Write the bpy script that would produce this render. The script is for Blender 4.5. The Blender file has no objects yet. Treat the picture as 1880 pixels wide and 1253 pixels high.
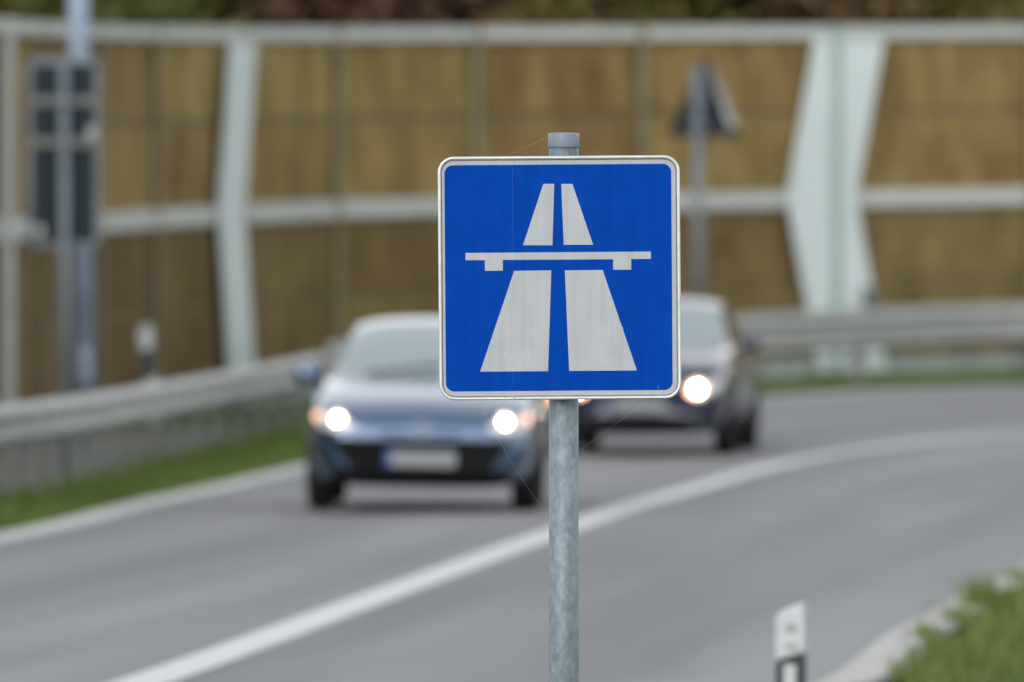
import bpy, bmesh, math, random
from mathutils import Vector, Matrix
from mathutils.bvhtree import BVHTree
random.seed(7)
C = bpy.data.collections.new('scene_objects')
bpy.context.scene.collection.children.link(C)
sc = bpy.context.scene
R = math.radians
PI = math.pi

# ------------------------------------------------------------------ camera numbers and terrain
F = 20889.0            # focal length in photo pixels (400 mm on 36 mm)
CX, CY = 940.0, 515.0  # principal column, horizon row
EYE = 1.69

def zr(y):             # road surface height
    if y < 90: return 0.0
    if y < 140: return 0.0003*(y-90)**2
    return 0.75 + 0.03*(y-140)

def G(px, py, lift=0.0):      # ground point under a viewing ray
    lo, hi = 20.0, 160.0
    t = (py-CY)/F
    for _ in range(60):
        m = .5*(lo+hi)
        if EYE - t*m > zr(m)+lift: lo = m
        else: hi = m
    return Vector(((px-CX)/F*lo, lo, zr(lo)+lift))

def sm(a, b, t):
    t = max(0.0, min(1.0, (t-a)/(b-a))); return t*t*(3-2*t)

# ------------------------------------------------------------------ materials
def mat(name, col=(.5,.5,.5), rough=.6, metal=0.0, spec=.5, coat=0.0, emit=None, estr=0.0):
    m = bpy.data.materials.new(name); m.use_nodes = True
    b = m.node_tree.nodes['Principled BSDF']
    b.inputs['Base Color'].default_value = (*col, 1)
    b.inputs['Roughness'].default_value = rough
    b.inputs['Metallic'].default_value = metal
    b.inputs['Specular IOR Level'].default_value = spec
    b.inputs['Coat Weight'].default_value = coat
    b.inputs['Coat Roughness'].default_value = .04
    if emit:
        b.inputs['Emission Color'].default_value = (*emit, 1)
        b.inputs['Emission Strength'].default_value = estr
    return m
def nodes(m): return m.node_tree.nodes, m.node_tree.links, m.node_tree.nodes['Principled BSDF']
def noise_col(m, stops, scale=5, stretch=(1,1,1), detail=6, rough=.6, bump=0.0, bscale=None, coords='Object', dist=0.0):
    n, l, b = nodes(m)
    tc = n.new('ShaderNodeTexCoord'); mp = n.new('ShaderNodeMapping')
    mp.inputs['Scale'].default_value = stretch
    l.new(tc.outputs[coords], mp.inputs['Vector'])
    t = n.new('ShaderNodeTexNoise'); t.inputs['Scale'].default_value = scale
    t.inputs['Detail'].default_value = detail; t.inputs['Roughness'].default_value = rough
    t.inputs['Distortion'].default_value = dist
    l.new(mp.outputs[0], t.inputs['Vector'])
    r = n.new('ShaderNodeValToRGB'); e = r.color_ramp.elements
    while len(e) < len(stops): e.new(.5)
    for k, (p, c) in enumerate(stops):
        e[k].position = p; e[k].color = (*c, 1)
    l.new(t.outputs['Fac'], r.inputs['Fac']); l.new(r.outputs['Color'], b.inputs['Base Color'])
    if bump:
        t2 = n.new('ShaderNodeTexNoise'); t2.inputs['Scale'].default_value = bscale or scale*4
        t2.inputs['Detail'].default_value = 5
        l.new(mp.outputs[0], t2.inputs['Vector'])
        bp = n.new('ShaderNodeBump'); bp.inputs['Strength'].default_value = bump; bp.inputs['Distance'].default_value = .02
        l.new(t2.outputs['Fac'], bp.inputs['Height']); l.new(bp.outputs['Normal'], b.inputs['Normal'])
    return m

M = {}
# asphalt: long streaks along the lanes plus fine aggregate
M['asphalt'] = mat('worn_asphalt', rough=.78, spec=.35)
def asphalt():
    m = M['asphalt']; n, l, b = nodes(m)
    uv = n.new('ShaderNodeUVMap'); uv.uv_map = 'lane'
    mp = n.new('ShaderNodeMapping'); mp.inputs['Scale'].default_value = (1.0, .035, 1)
    l.new(uv.outputs[0], mp.inputs['Vector'])
    t = n.new('ShaderNodeTexNoise'); t.inputs['Scale'].default_value = 1.2; t.inputs['Detail'].default_value = 5; t.inputs['Roughness'].default_value = .5
    l.new(mp.outputs[0], t.inputs['Vector'])
    g = n.new('ShaderNodeTexNoise'); g.inputs['Scale'].default_value = 130; g.inputs['Detail'].default_value = 3
    tc = n.new('ShaderNodeTexCoord'); l.new(tc.outputs['Object'], g.inputs['Vector'])
    mx = n.new('ShaderNodeMix'); mx.data_type = 'FLOAT'; mx.inputs[0].default_value = .22
    l.new(t.outputs['Fac'], mx.inputs[2]); l.new(g.outputs['Fac'], mx.inputs[3])
    r = n.new('ShaderNodeValToRGB'); e = r.color_ramp.elements
    e[0].position = .36; e[0].color = (.158,.160,.168,1); e[1].position = .64; e[1].color = (.245,.245,.250,1)
    l.new(mx.outputs[0], r.inputs['Fac']); l.new(r.outputs[0], b.inputs['Base Color'])
    bp = n.new('ShaderNodeBump'); bp.inputs['Strength'].default_value = .3; bp.inputs['Distance'].default_value = .004
    l.new(g.outputs['Fac'], bp.inputs['Height']); l.new(bp.outputs['Normal'], b.inputs['Normal'])
asphalt()
M['paint'] = noise_col(mat('road_paint', rough=.6), [(.3,(.46,.46,.46)),(.6,(.62,.62,.62))], 9, bump=.1)
M['paint_dirty'] = noise_col(mat('dusty_edge_paint', rough=.75), [(.3,(.43,.44,.42)),(.65,(.57,.58,.56))], 5, bump=.1)
M['paint_near'] = noise_col(mat('chalky_edge_paint', rough=.75), [(.3,(.34,.335,.32)),(.65,(.47,.46,.44))], 5, bump=.1)
M['soil'] = noise_col(mat('verge_soil', rough=.95, spec=.1), [(.3,(.045,.075,.018)),(.55,(.07,.11,.025)),(.8,(.10,.11,.04))], 1.6, bump=.5)
M['gravel'] = noise_col(mat('grey_gravel', rough=.95, spec=.1), [(.3,(.15,.16,.145)),(.7,(.24,.25,.23))], 4, bump=.6, bscale=60)
def leafmat(name, c0, c1, c2, rough=.6):
    m = mat(name, rough=rough, spec=.25); n, l, b = nodes(m)
    g = n.new('ShaderNodeNewGeometry')
    r = n.new('ShaderNodeValToRGB'); e = r.color_ramp.elements; e.new(.5)
    for k, c in enumerate((c0,c1,c2)): e[k].position = k*.5; e[k].color = (*c,1)
    l.new(g.outputs['Random Per Island'], r.inputs['Fac']); l.new(r.outputs[0], b.inputs['Base Color'])
    b.inputs['Subsurface Weight'].default_value = 0
    return m
M['grass'] = leafmat('grass_blades', (.060,.125,.018), (.110,.180,.034), (.18,.195,.065))
M['grass2'] = leafmat('olive_grass_blades', (.06,.115,.016), (.12,.165,.032), (.21,.205,.075))
M['bark'] = noise_col(mat('bark', rough=.9, spec=.1), [(.3,(.05,.042,.035)),(.7,(.13,.115,.10))], 6, (1,1,.2), bump=.5)
# galvanised steel with flaky zinc spangle and vertical run marks
def galv(name, dark, mid, lite, scale=16, stretch=(1,1,.38), metal=.35, rough=.42):
    m = mat(name, rough=rough, metal=metal); n, l, b = nodes(m)
    tc = n.new('ShaderNodeTexCoord'); mp = n.new('ShaderNodeMapping'); mp.inputs['Scale'].default_value = stretch
    l.new(tc.outputs['Object'], mp.inputs['Vector'])
    a = n.new('ShaderNodeTexNoise'); a.inputs['Scale'].default_value = scale; a.inputs['Detail'].default_value = 9; a.inputs['Roughness'].default_value = .62; a.inputs['Distortion'].default_value = .7
    v = n.new('ShaderNodeTexVoronoi'); v.inputs['Scale'].default_value = scale*3.2
    l.new(mp.outputs[0], a.inputs['Vector']); l.new(mp.outputs[0], v.inputs['Vector'])
    mx = n.new('ShaderNodeMix'); mx.data_type = 'FLOAT'; mx.inputs[0].default_value = .13
    l.new(a.outputs['Fac'], mx.inputs[2]); l.new(v.outputs['Color'], mx.inputs[3])
    r = n.new('ShaderNodeValToRGB'); e = r.color_ramp.elements; e.new(.5)
    for k, (p, c) in enumerate(((.30,dark),(.5,mid),(.68,lite))): e[k].position = p; e[k].color = (*c,1)
    l.new(mx.outputs[0], r.inputs['Fac']); l.new(r.outputs[0], b.inputs['Base Color'])
    rr = n.new('ShaderNodeMapRange'); rr.inputs['To Min'].default_value = rough-.1; rr.inputs['To Max'].default_value = rough+.2
    l.new(mx.outputs[0], rr.inputs['Value']); l.new(rr.outputs[0], b.inputs['Roughness'])
    bp = n.new('ShaderNodeBump'); bp.inputs['Strength'].default_value = .12; bp.inputs['Distance'].default_value = .003
    l.new(mx.outputs[0], bp.inputs['Height']); l.new(bp.outputs['Normal'], b.inputs['Normal'])
    return m
M['galv'] = galv('galvanised_pole', (.115,.155,.185), (.185,.235,.27), (.265,.32,.355), 34, (1,1,.6), .3, .52)
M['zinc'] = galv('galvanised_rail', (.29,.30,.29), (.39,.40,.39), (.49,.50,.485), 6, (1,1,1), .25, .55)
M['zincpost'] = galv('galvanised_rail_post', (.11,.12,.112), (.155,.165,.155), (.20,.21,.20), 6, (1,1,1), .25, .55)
M['mast'] = galv('blue_grey_mast', (.20,.27,.37), (.27,.345,.46), (.34,.41,.52), 5, (1,1,.4), .2, .5)
M['greypost'] = galv('grey_post', (.12,.145,.165), (.165,.195,.22), (.21,.24,.265), 6, (1,1,.4), .2, .5)
M['cap'] = mat('grey_plastic_cap', (.185,.225,.285), .38)
M['alu'] = noise_col(mat('aluminium_rim', rough=.32, metal=.45), [(.3,(.50,.52,.53)),(.7,(.66,.68,.69))], 12, (1,1,1), bump=.03)
M['groove'] = mat('dark_groove', (.13,.135,.14), .7)
def sheet(name, base, dot, spec, scale=205, amt=1.0, streak=.1):
    """retroreflective sheeting: small hexagonal cells with darker seals"""
    m = mat(name, base, .34, spec=spec); n, l, b = nodes(m)
    tc = n.new('ShaderNodeTexCoord'); mp = n.new('ShaderNodeMapping')
    mp.inputs['Scale'].default_value = (1, 0, 1.0); mp.inputs['Rotation'].default_value = (0, R(45), 0)
    l.new(tc.outputs['Object'], mp.inputs['Vector'])
    sx = n.new('ShaderNodeSeparateXYZ'); l.new(mp.outputs[0], sx.inputs[0])
    def wave(o):
        a = n.new('ShaderNodeMath'); a.operation = 'MULTIPLY'; a.inputs[1].default_value = scale*PI*.72; l.new(o, a.inputs[0])
        s = n.new('ShaderNodeMath'); s.operation = 'SINE'; l.new(a.outputs[0], s.inputs[0])
        q = n.new('ShaderNodeMath'); q.operation = 'ABSOLUTE'; l.new(s.outputs[0], q.inputs[0]); return q.outputs[0]
    mn = n.new('ShaderNodeMath'); mn.operation = 'MINIMUM'; l.new(wave(sx.outputs['X']), mn.inputs[0]); l.new(wave(sx.outputs['Z']), mn.inputs[1])
    mr = n.new('ShaderNodeMapRange'); mr.inputs['From Min'].default_value = .05; mr.inputs['From Max'].default_value = .5
    mr.inputs['To Min'].default_value = amt; mr.inputs['To Max'].default_value = 0
    l.new(mn.outputs[0], mr.inputs['Value'])
    c1 = n.new('ShaderNodeMix'); c1.data_type = 'RGBA'
    c1.inputs[6].default_value = (*base,1); c1.inputs[7].default_value = (*dot,1)
    l.new(mr.outputs[0], c1.inputs[0])
    # weathering: faint blotches and vertical runs
    mp2 = n.new('ShaderNodeMapping'); mp2.inputs['Scale'].default_value = (60,1,3); l.new(tc.outputs['Object'], mp2.inputs['Vector'])
    t = n.new('ShaderNodeTexNoise'); t.inputs['Scale'].default_value = 1; t.inputs['Detail'].default_value = 6; l.new(mp2.outputs[0], t.inputs['Vector'])
    t3 = n.new('ShaderNodeTexNoise'); t3.inputs['Scale'].default_value = 14; t3.inputs['Detail'].default_value = 8; l.new(tc.outputs['Object'], t3.inputs['Vector'])
    ad = n.new('ShaderNodeMath'); ad.operation = 'ADD'; l.new(t.outputs['Fac'], ad.inputs[0]); l.new(t3.outputs['Fac'], ad.inputs[1])
    m2 = n.new('ShaderNodeMapRange'); m2.inputs['From Min'].default_value = .6; m2.inputs['From Max'].default_value = 1.4
    m2.inputs['To Min'].default_value = 1-streak; m2.inputs['To Max'].default_value = 1+streak
    l.new(ad.outputs[0], m2.inputs['Value'])
    c2 = n.new('ShaderNodeVectorMath'); c2.operation = 'SCALE'
    l.new(c1.outputs[2], c2.inputs[0]); l.new(m2.outputs[0], c2.inputs['Scale']); l.new(c2.outputs[0], b.inputs['Base Color'])
    return m
M['sheet_white'] = sheet('white_sheeting', (.425,.455,.485), (.27,.295,.32), .2, amt=.55)
M['sheet_blue'] = sheet('blue_sheeting', (.0003,.051,.36), (.0002,.040,.29), .03, amt=.7, streak=.14)
# noise wall
def woodwool(name, cs):
    m = noise_col(mat(name, rough=.95, spec=.1), cs, 2.2, (1,1,.4), 10, .75, bump=.6, bscale=14)
    n, l, b = nodes(m)
    src = b.inputs['Base Color'].links[0].from_socket
    oi = n.new('ShaderNodeObjectInfo'); hv = n.new('ShaderNodeHueSaturation')
    mr = n.new('ShaderNodeMapRange'); mr.inputs['To Min'].default_value = .82; mr.inputs['To Max'].default_value = 1.12
    mr2 = n.new('ShaderNodeMapRange'); mr2.inputs['To Min'].default_value = .494; mr2.inputs['To Max'].default_value = .509
    l.new(oi.outputs['Random'], mr.inputs['Value']); l.new(mr.outputs[0], hv.inputs['Value'])
    l.new(oi.outputs['Random'], mr2.inputs['Value']); l.new(mr2.outputs[0], hv.inputs['Hue'])
    l.new(src, hv.inputs['Color']); l.new(hv.outputs[0], b.inputs['Base Color'])
    return m
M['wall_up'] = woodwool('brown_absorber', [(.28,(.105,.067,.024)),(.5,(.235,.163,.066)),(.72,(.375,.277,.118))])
M['wall_lo'] = woodwool('darker_brown_absorber', [(.28,(.075,.049,.021)),(.5,(.158,.110,.049)),(.72,(.25,.176,.079))])  # lower panels in a darker brown than the upper ones
M['wall_back'] = mat('barrier_core', (.17,.145,.085), .9)
M['wpost'] = noise_col(mat('olive_grey_post', rough=.6), [(.3,(.19,.155,.085)),(.7,(.25,.215,.125))], 2)
M['wpost_mint'] = noise_col(mat('mint_post', rough=.6), [(.3,(.27,.38,.35)),(.7,(.34,.45,.42))], 2)
M['wrail'] = noise_col(mat('pale_rail', rough=.55), [(.3,(.40,.43,.41)),(.7,(.50,.52,.50))], 3, (1,1,4))
M['wplate'] = noise_col(mat('mint_white_plate', rough=.5), [(.3,(.52,.60,.60)),(.7,(.62,.70,.70))], 1.5, (1,1,.5))
M['plinth'] = noise_col(mat('pale_concrete', rough=.9), [(.3,(.22,.27,.25)),(.7,(.38,.42,.40))], 3)
M['dkgrey'] = mat('dark_grey_back', (.024,.034,.042), .8, spec=.15)
M['darkbox'] = mat('dark_box', (.11,.125,.14), .5)
M['navyback'] = mat('dark_sign_back', (.026,.030,.048), .75, spec=.2)
M['post_white'] = noise_col(mat('delineator_white', rough=.45), [(.3,(.43,.46,.48)),(.7,(.54,.57,.59))], 8)
M['post_black'] = mat('delineator_black', (.02,.028,.03), .5)
M['post_refl'] = mat('delineator_reflector', (.28,.30,.31), .25)
M['thread'] = mat('spider_silk', (.55,.53,.48), .4)

# ------------------------------------------------------------------ object helpers
def link(name, me, parent=None, m=None):
    o = bpy.data.objects.new(name, me); C.objects.link(o)
    if parent: o.parent = parent
    if m:
        for q in (m if isinstance(m, (list,tuple)) else [m]): me.materials.append(q)
    return o
def tag(o, label=None, cat=None, group=None, kind=None):
    if label: o['label'] = label
    if cat: o['category'] = cat
    if group: o['group'] = group
    if kind: o['kind'] = kind
    return o
def thing(name, label, cat, loc=(0,0,0), rz=0, group=None):
    o = bpy.data.objects.new(name, None); C.objects.link(o)
    o.empty_display_size = .2; o.location = loc; o.rotation_euler = (0,0,rz)
    return tag(o, label, cat, group)
def bobj(name, bm, m, parent=None, smooth=False):
    me = bpy.data.meshes.new(name); bmesh.ops.recalc_face_normals(bm, faces=bm.faces); bm.to_mesh(me); bm.free()
    if smooth:
        for p in me.polygons: p.use_smooth = True
    return link(name, me, parent, m)
def pobj(name, vs, fs, m, parent=None, smooth=False):
    me = bpy.data.meshes.new(name); me.from_pydata([tuple(v) for v in vs], [], fs); me.update()
    if smooth:
        for p in me.polygons: p.use_smooth = True
    return link(name, me, parent, m)
def box(bm, c, s, rz=0.0, bev=0.0, rx=0.0, ry=0.0):
    r = bmesh.ops.create_cube(bm, size=1)
    vs = r['verts']
    bmesh.ops.scale(bm, vec=s, verts=vs)
    if bev:
        es = list({e for v in vs for e in v.link_edges})
        q = bmesh.ops.bevel(bm, geom=es, offset=bev, segments=2, affect='EDGES', profile=.5)
        vs = list({v for f in q['faces'] for v in f.verts} | {v for v in vs if v.is_valid})
    mtx = Matrix.Translation(c) @ Matrix.Rotation(rz,4,'Z') @ Matrix.Rotation(ry,4,'Y') @ Matrix.Rotation(rx,4,'X')
    bmesh.ops.transform(bm, matrix=mtx, verts=vs)
def tube(bm, a, b, r0, r1=None, n=16, caps=True):
    a, b = Vector(a), Vector(b); r1 = r0 if r1 is None else r1
    d = b-a; q = d.to_track_quat('Z','Y').to_matrix().to_4x4()
    res = bmesh.ops.create_cone(bm, cap_ends=caps, segments=n, radius1=r0, radius2=r1, depth=d.length)
    bmesh.ops.transform(bm, matrix=Matrix.Translation((a+b)/2) @ q, verts=res['verts'])
def prism(bm, pts, y0, y1):
    """polygon in x,z pushed from y0 to y1"""
    a = [bm.verts.new((x,y0,z)) for x,z in pts]; b = [bm.verts.new((x,y1,z)) for x,z in pts]
    bm.faces.new(a); bm.faces.new(b[::-1])
    for i in range(len(pts)):
        j = (i+1)%len(pts); bm.faces.new((a[i], b[i], b[j], a[j]))
def rrect(w, h, r, n=10):
    pts = []
    for cx, cz, a0 in ((w/2-r,h/2-r,0),(-w/2+r,h/2-r,90),(-w/2+r,-h/2+r,180),(w/2-r,-h/2+r,270)):
        for k in range(n+1):
            a = R(a0+90*k/n); pts.append((cx+r*math.cos(a), cz+r*math.sin(a)))
    return pts
def interp(pts, n):
    """Catmull-Rom through 2D points, n samples per span"""
    P = [Vector(p[:2]) for p in pts]; P = [2*P[0]-P[1]] + P + [2*P[-1]-P[-2]]
    out = []
    for i in range(1, len(P)-2):
        for k in range(n):
            t = k/n; a, b, c, d = P[i-1:i+3]
            out.append(.5*((2*b) + (c-a)*t + (2*a-5*b+4*c-d)*t*t + (3*b-a-3*c+d)*t**3))
    out.append(P[-2]); return out
def resample(pl, step):
    out = [pl[0].copy()]; acc = 0
    for a, b in zip(pl, pl[1:]):
        L = (b-a).length; t = step-acc
        while t <= L: out.append(a+(b-a)*(t/L)); t += step
        acc = (acc+L) % step
    return out
def x_at(pl, y):
    for a, b in zip(pl, pl[1:]):
        if (a.y-y)*(b.y-y) <= 0 and a.y != b.y: return a.x+(b.x-a.x)*(y-a.y)/(b.y-a.y)
    return None

# ------------------------------------------------------------------ road lines in world space
cl_obs = [G(265,1253), G(640,1116), G(1000,985), G(1190,921), G(1400,861), G(1600,824), G(1880,798)]
centre = interp([(-6.2,-25),(-4.8,0),(-2.95,28)] + [p[:2] for p in cl_obs] + [(9.0,116.6),(14,120.6),(21,124.2),(30,126.5),(42,127)], 10)
ed_obs = [G(0,988), G(300,917), G(565,857)]
far_obs = [G(1400,735), G(1880,711)]
outer = interp([(-10.6,-25),(-9.0,0),(-7.0,28),(-5.2,50)] + [p[:2] for p in ed_obs] + [(-.9,111),(.35,119.3)] + [p[:2] for p in far_obs] + [(11.5,130.8),(19,133.4),(29,134.6),(42,134.8)], 10)
nr_obs = [G(1552,1253), G(1670,1166), G(1779,1107), G(1851,1066)]
inner = interp([(-2.6,-25),(-1.3,0),(-.25,28),(.85,44.5)] + [p[:2] for p in nr_obs] + [(4.0,76),(5.6,90),(8.2,102),(12.5,110.2),(19,115.5),(28,118.5),(42,119.2)], 10)

def nrm(pl, i):
    a = pl[max(0,i-1)]; b = pl[min(len(pl)-1,i+1)]; d = (b-a).normalized(); return Vector((d.y,-d.x))
def offset(pl, d): return [p+nrm(pl,i)*d for i,p in enumerate(pl)]
def byfrac(pl, n):
    L = [0]
    for a, b in zip(pl, pl[1:]): L.append(L[-1]+(b-a).length)
    out = []; j = 0
    for k in range(n+1):
        t = L[-1]*k/n
        while j < len(L)-2 and L[j+1] < t: j += 1
        u = (t-L[j])/max(1e-9, L[j+1]-L[j]); out.append(pl[j]+(pl[j+1]-pl[j])*min(1,u))
    return out
road_out = offset(outer, -.17); road_in = offset(inner, .17)
# road sheet
N = 170; A = byfrac(road_out, N); B = byfrac(road_in, N); K = 8
vs = []; fs = []; uvs = []
for i in range(N+1):
    for k in range(K+1):
        p = A[i]+(B[i]-A[i])*k/K; vs.append((p.x,p.y,zr(p.y))); uvs.append((k/K*7.6, i*1.0))
for i in range(N):
    for k in range(K):
        a = i*(K+1)+k; fs.append((a,a+1,a+K+2,a+K+1))
road = pobj('road', vs, fs, M['asphalt']); tag(road, kind='structure')
uvl = road.data.uv_layers.new(name='lane')
for lp in road.data.loops: uvl.data[lp.index].uv = uvs[lp.vertex_index]
def strip(name, pl, w, m, lift=.004, ymin=-30, ymax=200):
    pl = resample(pl, .8); vs = []; fs = []
    for i, p in enumerate(pl):
        q = nrm(pl,i)*w/2
        for s in (-1,1):
            v = p+q*s; vs.append((v.x,v.y,zr(v.y)+lift))
        if i: a = 2*i; fs.append((a-2,a-1,a+1,a))
    return tag(pobj(name, vs, fs, m), kind='structure')
strip('lane_line', centre, .25, M['paint'])
strip('road_edge_line_outer', outer, .30, M['paint_dirty'])
M['gutter'] = noise_col(mat('gutter_concrete', rough=.85), [(.3,(.20,.205,.195)),(.7,(.30,.305,.29))], 3, bump=.2)
strip('gutter', [p for p in offset(outer, -.44) if p.y > 117.5], .54, M['gutter'], .002)
strip('road_edge_line_inner', inner, .22, M['paint_near'])

# ------------------------------------------------------------------ ground
def d_out(x, y):       # metres outside the outer edge (positive = beyond)
    xo = x_at(road_out, y)
    return (xo-x) if xo is not None else -1
def near_drop(x, y):
    xi = x_at(road_in, y)
    if xi is None or y > 70: return 0
    return -.62*sm(.05, 1.1, x-xi)*(1-sm(46, 53, y))
def zg(x, y):
    z = zr(y) - .035 + near_drop(x, y)
    if y > 195: z += .42*(y-195) if y < 245 else 21+.05*(y-245)
    return z
ys = [-40+4*i for i in range(16)] + [24+1.0*i for i in range(120)] + [144+4*i for i in range(14)] + [200+10*i for i in range(22)]
xs = [-160,-120,-90,-70,-50,-40,-32,-26,-21] + [-17+.5*i for i in range(69)] + [21,26,32,40,50,70,90,120,160]
vs = [(x,y,zg(x,y)) for y in ys for x in xs]; nx = len(xs)
fs = [(j*nx+i, j*nx+i+1, (j+1)*nx+i+1, (j+1)*nx+i) for j in range(len(ys)-1) for i in range(nx-1)]
tag(pobj('ground', vs, fs, M['soil'], smooth=True), kind='structure')

# ------------------------------------------------------------------ noise barrier path
wp = []
for px, Y in ((-130,104.4),(-35,108.5),(60,112.6),(165,116.6),(270,120.5),(430,124.3),(605,127.4),(862,130.2),(1168,132.2),(1525,134.2),(1888,136.1)):
    wp.append(Vector(((px-CX)/F*Y, Y)))
d = (wp[0]-wp[1]).normalized(); 
for k in range(9): wp.insert(0, wp[0]+Vector((-.115,-1)).normalized()*4.0)
a = math.atan2(wp[-1].y-wp[-2].y, wp[-1].x-wp[-2].x)
for k in range(7):
    a -= R(5.0); wp.append(wp[-1]+Vector((math.cos(a),math.sin(a)))*3.3)
TOPH, MIDH = 4.07, 2.07
nb = thing('noise_barrier', 'tall brown noise barrier with pale rails and two mint white chevron plates behind the road', 'noise barrier', (wp[10].x, wp[10].y, 0))
NB = Vector((wp[10].x, wp[10].y, 0))
def wallbox(name, p, q, z0, z1, f0, f1, m, smooth=False, bev=0):
    """box along a bay; z0,z1 = (height at p, height at q); f0..f1 = how far it stands toward the road"""
    d = (q-p).normalized(); n = Vector((d.y,-d.x))
    bm = bmesh.new(); V = []
    for (pt, zz0, zz1) in ((p,z0[0],z1[0]),(q,z0[1],z1[1])):
        for f in (f0,f1):
            for z in (zz0,zz1):
                V.append(bm.verts.new(Vector((*(pt+n*f), z))-NB))
    for f in ((0,1,3,2),(4,6,7,5),(0,4,5,1),(2,3,7,6),(0,2,6,4),(1,5,7,3)): bm.faces.new([V[i] for i in f])
    if bev: bmesh.ops.bevel(bm, geom=list(bm.edges), offset=bev, segments=2, affect='EDGES')
    return bobj(name, bm, m, nb)
for i in range(len(wp)-1):
    p, q = wp[i], wp[i+1]; d = (q-p).normalized()
    a, b = p+d*.075, q-d*.075
    za, zb_ = zr(a.y), zr(b.y)
    def H(h): return (za+h, zb_+h)
    wallbox('concrete_plinth', a, b, H(-.3), H(.20), -.09, .09, M['plinth'])
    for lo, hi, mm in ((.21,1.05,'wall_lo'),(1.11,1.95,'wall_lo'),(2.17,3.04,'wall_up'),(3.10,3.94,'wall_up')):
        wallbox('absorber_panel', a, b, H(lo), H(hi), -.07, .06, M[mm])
    wallbox('core_board', a, b, H(.21), H(3.94), -.075, .03, M['wall_back'])
    wallbox('middle_rail', a, b, H(1.955), H(2.165), -.06, .13, M['wrail'], bev=.02)
    wallbox('top_rail', a, b, H(3.945), H(4.10), -.10, .14, M['wrail'], bev=.02)
for i, p in enumerate(wp):
    a = wp[max(0,i-1)]; b = wp[min(len(wp)-1,i+1)]; d = (b-a).normalized(); ang = math.atan2(d.y,d.x)
    n = Vector((d.y,-d.x)); z = zr(p.y)
    bm = bmesh.new(); c = Vector((p.x+n.x*.01,p.y+n.y*.01,0))-NB
    # H section post
    for off in (-.085, .115):
        box(bm, (c.x+n.x*off, c.y+n.y*off, z+2.0), (.13,.014,4.20), ang)
    box(bm, (c.x+n.x*.015, c.y+n.y*.015, z+2.0), (.012,.186,4.20), ang)
    bobj('post', bm, M['wpost_mint' if abs(p.x-wp[18].x)<.01 else 'wpost'], nb)
def wall_ray(px):
    """where the viewing ray of a photo column meets the barrier: bay, point"""
    k = (px-CX)/F
    for i in range(len(wp)-1):
        a, b = wp[i], wp[i+1]
        fa, fb = a.x-k*a.y, b.x-k*b.y
        if fa*fb <= 0: return i, a+(b-a)*(fa/(fa-fb))
def chevron(tx0, tx1, shift, bot):
    i, p0 = wall_ray(tx0); j, p1 = wall_ray(tx1)
    d = (wp[i+1]-wp[i] if tx1 < 1000 else p1-p0).normalized(); n = Vector((d.y,-d.x))
    w = (p1-p0).length; z = zr((p0.y+p1.y)/2)
    sec = [(0, z+3.94), (-shift, z+2.07), (bot, z+.02)]
    bm = bmesh.new(); L = []
    for s, zz in sec:
        r = []
        for u in (s, s+w):
            for f in (.15,.19):
                r.append(bm.verts.new(Vector((*(p0+d*u+n*f), zz))-NB))
        L.append(r)
    for a, b in zip(L, L[1:]):
        for k0, k1 in ((0,1),(1,3),(3,2),(2,0)): bm.faces.new((a[k0],a[k1],b[k1],b[k0]))
    bm.faces.new(L[0]); bm.faces.new(L[-1])
    return bobj('chevron_plate', bm, M['wplate'], nb), p0, d, n, z
chevron(396, 445, .56, .0)
cp, p0, d, n, z = chevron(1479, 1604, .44, .06)
# the mint flange of the post shows in front of the wide plate
bm = bmesh.new(); p = wp[18]+n*.20-d*.08; ang = math.atan2(d.y,d.x)
box(bm, (Vector((p.x,p.y,z+2.0))-NB), (.16,.02,3.95), ang)
bobj('cover_strip', bm, M['wpost_mint'], nb)
_, pb = wall_ray(1575); pb = pb+n*.235
bm = bmesh.new(); box(bm, Vector((pb.x,pb.y,1.69-.20))-NB, (.19,.08,.24), ang, .02)
box(bm, Vector((pb.x,pb.y,1.69-.37))-NB, (.03,.03,.14), ang)
bobj('junction_box', bm, M['darkbox'], nb)
# pale fascia at left edge of the picture
_, pl = wall_ray(-14); dd = (wp[11]-wp[10]).normalized(); nn = Vector((dd.y,-dd.x)); pl = pl+nn*.14
bm = bmesh.new(); box(bm, Vector((pl.x,pl.y,zr(pl.y)+2.0))-NB, (.40,.10,4.1), math.atan2(dd.y,dd.x), .01)
bobj('fascia_plate', bm, M['wrail'], nb)

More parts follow.
